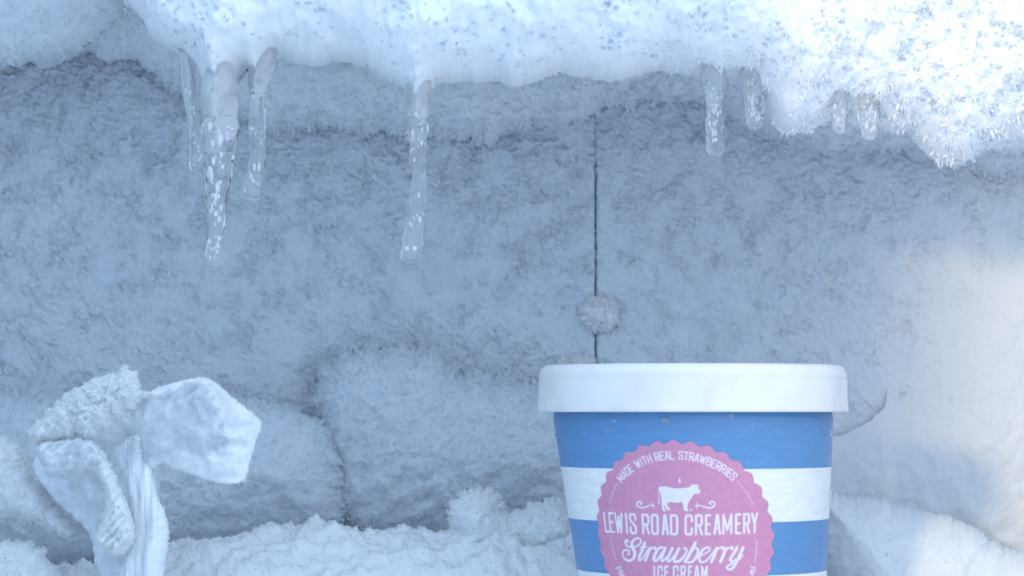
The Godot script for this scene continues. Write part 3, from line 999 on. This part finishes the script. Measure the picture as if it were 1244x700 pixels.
func label_sticker(o: Node3D) -> void:
	var v := PackedVector3Array()
	var uv := PackedVector2Array()
	var idx := PackedInt32Array()
	var seg := 360
	var rings := 16
	for k in rings + 1:
		for i in seg:
			var a := TAU * i / seg
			var R := (LR + 2.0 * absf(cos(a * 18.5)) - 1.6 + 1.2 * cos(a * 37.0)) * k / rings
			var s := Vector2(sin(a), -cos(a)) * R
			v.append(tub_at(LA + s.x / 159.0, -(LY + s.y - 500.0) / F * 0.95, 0.00018))
			uv.append(Vector2(0.5, 0.5) + s / (2.0 * HALF))
	for k in rings:
		for i in seg:
			var a := k * seg + i
			var b := k * seg + (i + 1) % seg
			idx.append_array([a, a + seg, b, b, a + seg, b + seg])
	var n := weld(v, idx)
	for i in seg:                         # the middle
		n[i] = (v[0] - Vector3(tub_c(v[0].y), v[0].y, 0)).normalized()
	if n[seg * 3].z < 0.0:
		for k in range(0, idx.size(), 3):
			var t := idx[k + 1]
			idx[k + 1] = idx[k + 2]
			idx[k + 2] = t
		n = weld(v, idx)
	# a thin edge, so that it stands proud of the paper
	var m := StandardMaterial3D.new()
	m.albedo_texture = ImageTexture.create_from_image(label_print())
	m.roughness = 0.38
	m.metallic_specular = 0.4
	part("label_sticker", to_mesh(v, n, idx, uv), m, o)

func P(x: float, y: float) -> Vector2:      # picture pixel -> label pixel
	var r := 171.0 - (y - 500.0) * 0.0947
	var c := 841.5 + (y - 500.0) * 0.055
	var a := -0.2
	for k in 4:                            # the front of the tub is nearer than its sides
		a = asin(clampf((622.0 + (x - 622.0) * (1.0 - 0.05 * cos(a)) - c) / r, -1.0, 1.0))
	return Vector2((a - LA) * 159.0, 500.0 + (y - 500.0) * (1.0 - 0.05 * cos(a)) - LY)

func stroke(p: PackedVector2Array, w0: float, w1 := -1.0, wm := -1.0) -> void:
	# a line through label pixels; width from w0 over wm (in the middle) to w1
	if w1 < 0.0:
		w1 = w0
	if wm < 0.0:
		wm = (w0 + w1) / 2.0
	var k := TEX / (2.0 * HALF)
	var n := p.size()
	for i in n - 1:
		var t := (i + 0.5) / (n - 1.0)
		var w := (lerpf(w0, wm, t * 2.0) if t < 0.5 else lerpf(wm, w1, t * 2.0 - 1.0)) * 0.5 * k
		var a := (p[i] + Vector2(HALF, HALF)) * k
		var b := (p[i + 1] + Vector2(HALF, HALF)) * k
		var lo := a.min(b) - Vector2(w + 2, w + 2)
		var hi := a.max(b) + Vector2(w + 2, w + 2)
		for y in range(maxi(0, int(lo.y)), mini(TEX - 1, int(hi.y)) + 1):
			for x in range(maxi(0, int(lo.x)), mini(TEX - 1, int(hi.x)) + 1):
				var q := Vector2(x + 0.5, y + 0.5)
				var e := q.distance_to(Geometry2D.get_closest_point_to_segment(q, a, b))
				var c := clampf((w - e) / 1.4 + 0.5, 0.0, 1.0)
				if c > ink[y * TEX + x]:
					ink[y * TEX + x] = c

func fill(p: PackedVector2Array) -> void:
	var k := TEX / (2.0 * HALF)
	var q := PackedVector2Array()
	for e in p:
		q.append((e + Vector2(HALF, HALF)) * k)
	var lo := q[0]
	var hi := q[0]
	for e in q:
		lo = lo.min(e)
		hi = hi.max(e)
	for y in range(maxi(0, int(lo.y)), mini(TEX - 1, int(hi.y)) + 1):
		for x in range(maxi(0, int(lo.x)), mini(TEX - 1, int(hi.x)) + 1):
			if Geometry2D.is_point_in_polygon(Vector2(x + 0.5, y + 0.5), q):
				ink[y * TEX + x] = 1.0
	p.append(p[0])
	stroke(p, 0.5)

# condensed capitals in a unit box, x to the right and y down
func glyph(c: String) -> Array:
	match c:
		"A": return [[0, 1, 0.42, 0, 0.58, 0, 1, 1], [0.18, 0.7, 0.82, 0.7]]
		"B": return [[0, 0, 0, 1, 0.8, 1, 1, 0.88, 1, 0.6, 0.82, 0.48, 0, 0.48], [0, 0, 0.8, 0, 0.95, 0.12, 0.95, 0.38, 0.82, 0.48]]
		"C": return [[1, 0.32, 1, 0.1, 0.85, 0, 0.15, 0, 0, 0.1, 0, 0.9, 0.15, 1, 0.85, 1, 1, 0.9, 1, 0.68]]
		"D": return [[0, 0, 0, 1, 0.8, 1, 1, 0.9, 1, 0.1, 0.8, 0, 0, 0]]
		"E": return [[1, 0, 0, 0, 0, 1, 1, 1], [0, 0.48, 0.85, 0.48]]
		"H": return [[0, 0, 0, 1], [1, 0, 1, 1], [0, 0.5, 1, 0.5]]
		"I": return [[0.5, 0, 0.5, 1]]
		"L": return [[0, 0, 0, 1, 1, 1]]
		"M": return [[0, 1, 0, 0, 0.5, 0.8, 1, 0, 1, 1]]
		"O": return [[0.15, 0, 0, 0.1, 0, 0.9, 0.15, 1, 0.85, 1, 1, 0.9, 1, 0.1, 0.85, 0, 0.15, 0]]
		"P": return [[0, 1, 0, 0, 0.85, 0, 1, 0.1, 1, 0.45, 0.85, 0.55, 0, 0.55]]
		"R": return [[0, 1, 0, 0, 0.82, 0, 0.96, 0.1, 0.96, 0.4, 0.82, 0.52, 0, 0.52], [0.5, 0.52, 1, 1]]
		"S": return [[1, 0.3, 1, 0.1, 0.85, 0, 0.15, 0, 0, 0.1, 0, 0.32, 1, 0.66, 1, 0.9, 0.85, 1, 0.15, 1, 0, 0.9, 0, 0.7]]
		"T": return [[0, 0, 1, 0], [0.5, 0, 0.5, 1]]
		"W": return [[0, 0, 0.25, 1, 0.5, 0.15, 0.75, 1, 1, 0]]
		"Y": return [[0, 0, 0.5, 0.55, 1, 0], [0.5, 0.5, 0.5, 1]]
		"m": return [[0, 1, 0, 0.4, 1, 0.4, 1, 1], [0.5, 0.4, 0.5, 1]]
		"l": return [[0.5, 0, 0.5, 1]]
	return []

func letter(c: String, place: Callable, w: float) -> void:
	for g in glyph(c):
		var p := PackedVector2Array()
		for k in range(0, g.size() - 2, 2):
			for t in 4:
				p.append(place.call(lerpf(g[k], g[k + 2], t / 4.0), lerpf(g[k + 1], g[k + 3], t / 4.0)))
		p.append(place.call(g[g.size() - 2], g[g.size() - 1]))
		stroke(p, w)

func arc_text(words: String, r: float, a0: float, a1: float, size: float, w: float, below := false) -> void:
	var units := 0.0
	for c in words:
		units += 0.62 if c == " " else 0.5 if c in "Il" else 1.35 if c in "MW" else 1.0
	var u := 0.0
	for c in words:
		var wide := 0.62 if c == " " else 0.5 if c in "Il" else 1.35 if c in "MW" else 1.0
		var ua := u
		letter(c, func(x: float, y: float) -> Vector2:
			var f := (ua + wide * (0.13 + 0.7 * x)) / units
			var a := lerpf(a0, a1, f)
			var rr := r - y * size if below else r + (1.0 - y) * size
			if below:
				rr = r - (1.0 - y) * size
			return Vector2(sin(a), -cos(a)) * rr, w)
		u += wide

func label_print() -> Image:
	ink.resize(TEX * TEX)
	ink.fill(0.0)
	# two words and a third, on a line that sags towards the middle
	var row := [["L", 70, 150], ["E", 148, 232], ["W", 238, 365], ["I", 395, 440], ["S", 460, 570], ["R", 650, 768], ["O", 790, 905], ["A", 952, 1055], ["D", 1078, 1200]]
	var row2 := [["C", 92, 216], ["R", 250, 370], ["E", 403, 492], ["A", 532, 642], ["M", 665, 815], ["E", 856, 945], ["R", 978, 1085], ["Y", 1100, 1205]]
	for rr in [[row, 728.0], [row2, 825.0]]:
		for e in rr[0]:
			var x0: float = rr[1] + e[1] / 12.44 + 1.2
			var x1: float = rr[1] + e[2] / 12.44 - 1.2
			letter(e[0], func(x: float, y: float) -> Vector2:
				var X := lerpf(x0, x1, x)
				var top := 625.8 - 3.4 * pow((X - 836.0) / 100.0, 2.0)
				var lean := (y - 0.5) * clampf((836.0 - X) / 100.0, 0.0, 1.0) * 2.4
				return P(X + lean, top + y * 22.8), 2.7)
	# the line below the script
	var ice := [["I", 793.8, 797.4], ["C", 799.5, 806], ["E", 808, 813], ["C", 818.5, 825.5], ["R", 828, 834.5], ["E", 837.2, 842.2], ["A", 844.2, 851.2], ["M", 853, 860.8]]
	for e in ice:
		letter(e[0], func(x: float, y: float) -> Vector2: return P(lerpf(e[1] + 0.9, e[2] - 0.9, x), 687.8 + y * 15.0), 2.1)
	# words round the upper edge, and what shows of those round the lower one
	arc_text("MADE WITH REAL STRAWBERRIES", 94.0, -0.80, 0.755, 9.0, 1.35)
	arc_text("PRE", 98.0, -1.93, -2.13, 8.0, 1.3, true)
	arc_text("ml", 96.0, 2.02, 1.90, 8.0, 1.3, true)
	# rows of dots
	for g in [[-1.12, -0.86, 98.0], [0.80, 1.12, 97.0], [-1.83, -1.58, 93.0], [1.60, 1.84, 92.0]]:
		for k in 13:
			var a := lerpf(g[0], g[1], k / 12.0)
			var q: Vector2 = Vector2(sin(a), -cos(a)) * g[2]
			stroke(PackedVector2Array([q, q + Vector2(0.1, 0)]), 1.1 if k % 3 else 1.5)
	# cow
	var z := func(nums: Array, s: float, ox: float, oy: float) -> PackedVector2Array:
		var r := PackedVector2Array()
		for k in range(0, nums.size(), 2):
			r.append(P(ox + nums[k] / s, oy + nums[k + 1] / s))
		return r
	var cow := [350, 240, 400, 234, 450, 234, 500, 248, 560, 258, 640, 260, 720, 252, 780, 242, 796, 214, 820, 204, 850, 210, 880, 208, 896, 222, 884, 240, 892, 262, 918, 290, 914, 318, 880, 326, 836, 326, 812, 360, 785, 400, 760, 440, 744, 480, 742, 540, 756, 562, 742, 574]
	cow.append_array([700, 556, 690, 550, 694, 510, 680, 470, 664, 436, 620, 450, 560, 452, 500, 440, 460, 462, 468, 500, 500, 545, 486, 556, 462, 548, 436, 500, 426, 470, 420, 520, 446, 562, 432, 574, 404, 562, 392, 500, 388, 450, 390, 400, 372, 330, 358, 280])
	fill(z.call(cow, 11.31, 770.0, 570.0))
	stroke(z.call([352, 244, 346, 320, 350, 400], 11.31, 770.0, 570.0), 0.7, 0.7)
	stroke(z.call([350, 400, 350, 470], 11.31, 770.0, 570.0), 1.6, 0.9)
	fill(z.call([632, 110, 648, 165, 640, 182, 624, 178, 622, 150], 11.31, 770.0, 570.0))
	# scrolls
	stroke(smooth(z.call([92, 470, 108, 478, 116, 456, 84, 438, 54, 450, 50, 486, 84, 518, 140, 522, 200, 500, 250, 488, 290, 494], 11.31, 770.0, 570.0), 5), 1.4, 1.0, 1.9)
	stroke(z.call([262, 455, 270, 500, 280, 532], 11.31, 770.0, 570.0), 0.9)
	stroke(smooth(z.call([1066, 474, 1046, 462, 1072, 438, 1110, 450, 1118, 486, 1080, 520, 1030, 526, 960, 506, 900, 492, 856, 496], 11.31, 770.0, 570.0), 5), 1.4, 1.0, 1.9)
	stroke(z.call([868, 456, 880, 500, 872, 534], 11.31, 770.0, 570.0), 0.9)
	stroke(z.call([792, 552, 797, 553], 11.31, 770.0, 570.0), 1.8)
	# the script word
	var A := func(nums: Array, w0: float, w1: float, wm: float) -> void: stroke(smooth(z.call(nums, 12.73, 750.0, 645.0), 7), w0, w1, wm)
	var B := func(nums: Array, w0: float, w1: float, wm: float) -> void: stroke(smooth(z.call(nums, 12.73, 830.0, 645.0), 7), w0, w1, wm)
	A.call([168, 152, 150, 140, 128, 158, 140, 208, 190, 242, 250, 244, 310, 228, 362, 185, 372, 140, 340, 108, 295, 112, 250, 142], 3.4, 2.2, 1.9)
	A.call([250, 142, 228, 190, 240, 250, 268, 310, 276, 360, 258, 415], 3.0, 3.4, 4.9)
	A.call([258, 415, 215, 450, 165, 452, 110, 418, 86, 360, 98, 308, 140, 288, 182, 308, 188, 345, 168, 358], 3.2, 2.4, 2.0)
	A.call([432, 178, 392, 290, 345, 400], 3.6, 3.4, 3.8)
	A.call([345, 400, 338, 436, 356, 452, 390, 425, 440, 350, 495, 262], 3.2, 1.6, 1.9)
	A.call([362, 252, 410, 246, 462, 240], 1.6, 1.3, 1.6)
	A.call([512, 258, 480, 350, 440, 452], 3.0, 3.4, 3.6)
	A.call([484, 345, 520, 285, 560, 254, 602, 252, 592, 282], 1.6, 2.6, 2.2)
	A.call([748, 268, 700, 248, 648, 270, 600, 340, 574, 420, 592, 458, 630, 440, 690, 350, 735, 275], 1.8, 1.8, 3.8)
	A.call([752, 260, 715, 350, 690, 420, 694, 456, 726, 452, 780, 390], 3.2, 1.6, 3.6)
	A.call([862, 262, 820, 350, 792, 425, 800, 462, 840, 445, 890, 370], 3.2, 1.6, 3.6)
	A.call([962, 266, 925, 350, 894, 425, 902, 468, 950, 468, 1010, 430, 1060, 360, 1082, 300], 3.2, 1.8, 3.4)
	B.call([0, 402, 50, 345, 66, 300, 52, 268, 28, 266], 1.8, 2.6, 2.0)
	B.call([198, 178, 150, 280, 90, 390, 42, 472], 3.4, 3.2, 3.8)
	B.call([120, 340, 160, 278, 210, 258, 242, 290, 234, 350, 198, 425, 150, 474, 95, 484, 46, 470], 1.6, 2.4, 3.2)
	B.call([272, 380, 345, 350, 410, 305, 424, 265, 385, 250, 325, 280, 276, 355, 258, 425], 1.6, 3.4, 2.0)
	B.call([258, 425, 278, 470, 330, 478, 390, 440, 460, 350, 520, 265], 3.4, 1.6, 2.2)
	B.call([535, 260, 500, 360, 450, 478], 3.0, 3.4, 3.6)
	B.call([504, 350, 545, 285, 590, 254, 635, 250, 622, 282], 1.6, 2.6, 2.2)
	B.call([676, 260, 640, 360, 592, 476], 3.0, 3.4, 3.6)
	B.call([644, 350, 686, 285, 730, 254, 780, 250, 766, 282], 1.6, 2.6, 2.2)
	B.call([848, 252, 800, 340, 750, 420, 750, 458, 790, 462, 840, 425], 3.2, 1.6, 3.4)
	B.call([940, 252, 890, 370, 840, 480, 790, 560, 740, 594, 698, 580, 700, 545, 760, 508, 850, 468, 910, 410, 938, 355], 3.6, 1.2, 2.6)
	# colours: white ink on pink paper
	var im := Image.create(TEX, TEX, false, Image.FORMAT_RGB8)
	var pink := Color(0.62, 0.275, 0.43).linear_to_srgb()
	var white := Color(0.80, 0.80, 0.84).linear_to_srgb()
	var n := nz(1.0, 81, 3)
	n.frequency = 0.02
	var f := nz(1.0, 82, 2)
	f.frequency = 0.3
	for y in TEX:
		for x in TEX:
			var g := 1.0 + 0.03 * n.get_noise_2d(x, y) + 0.035 * f.get_noise_2d(x, y)
			var c := pink.lerp(white, ink[y * TEX + x] * 0.93)
			im.set_pixel(x, y, Color(c.r * g, c.g * g, c.b * g))
	return im
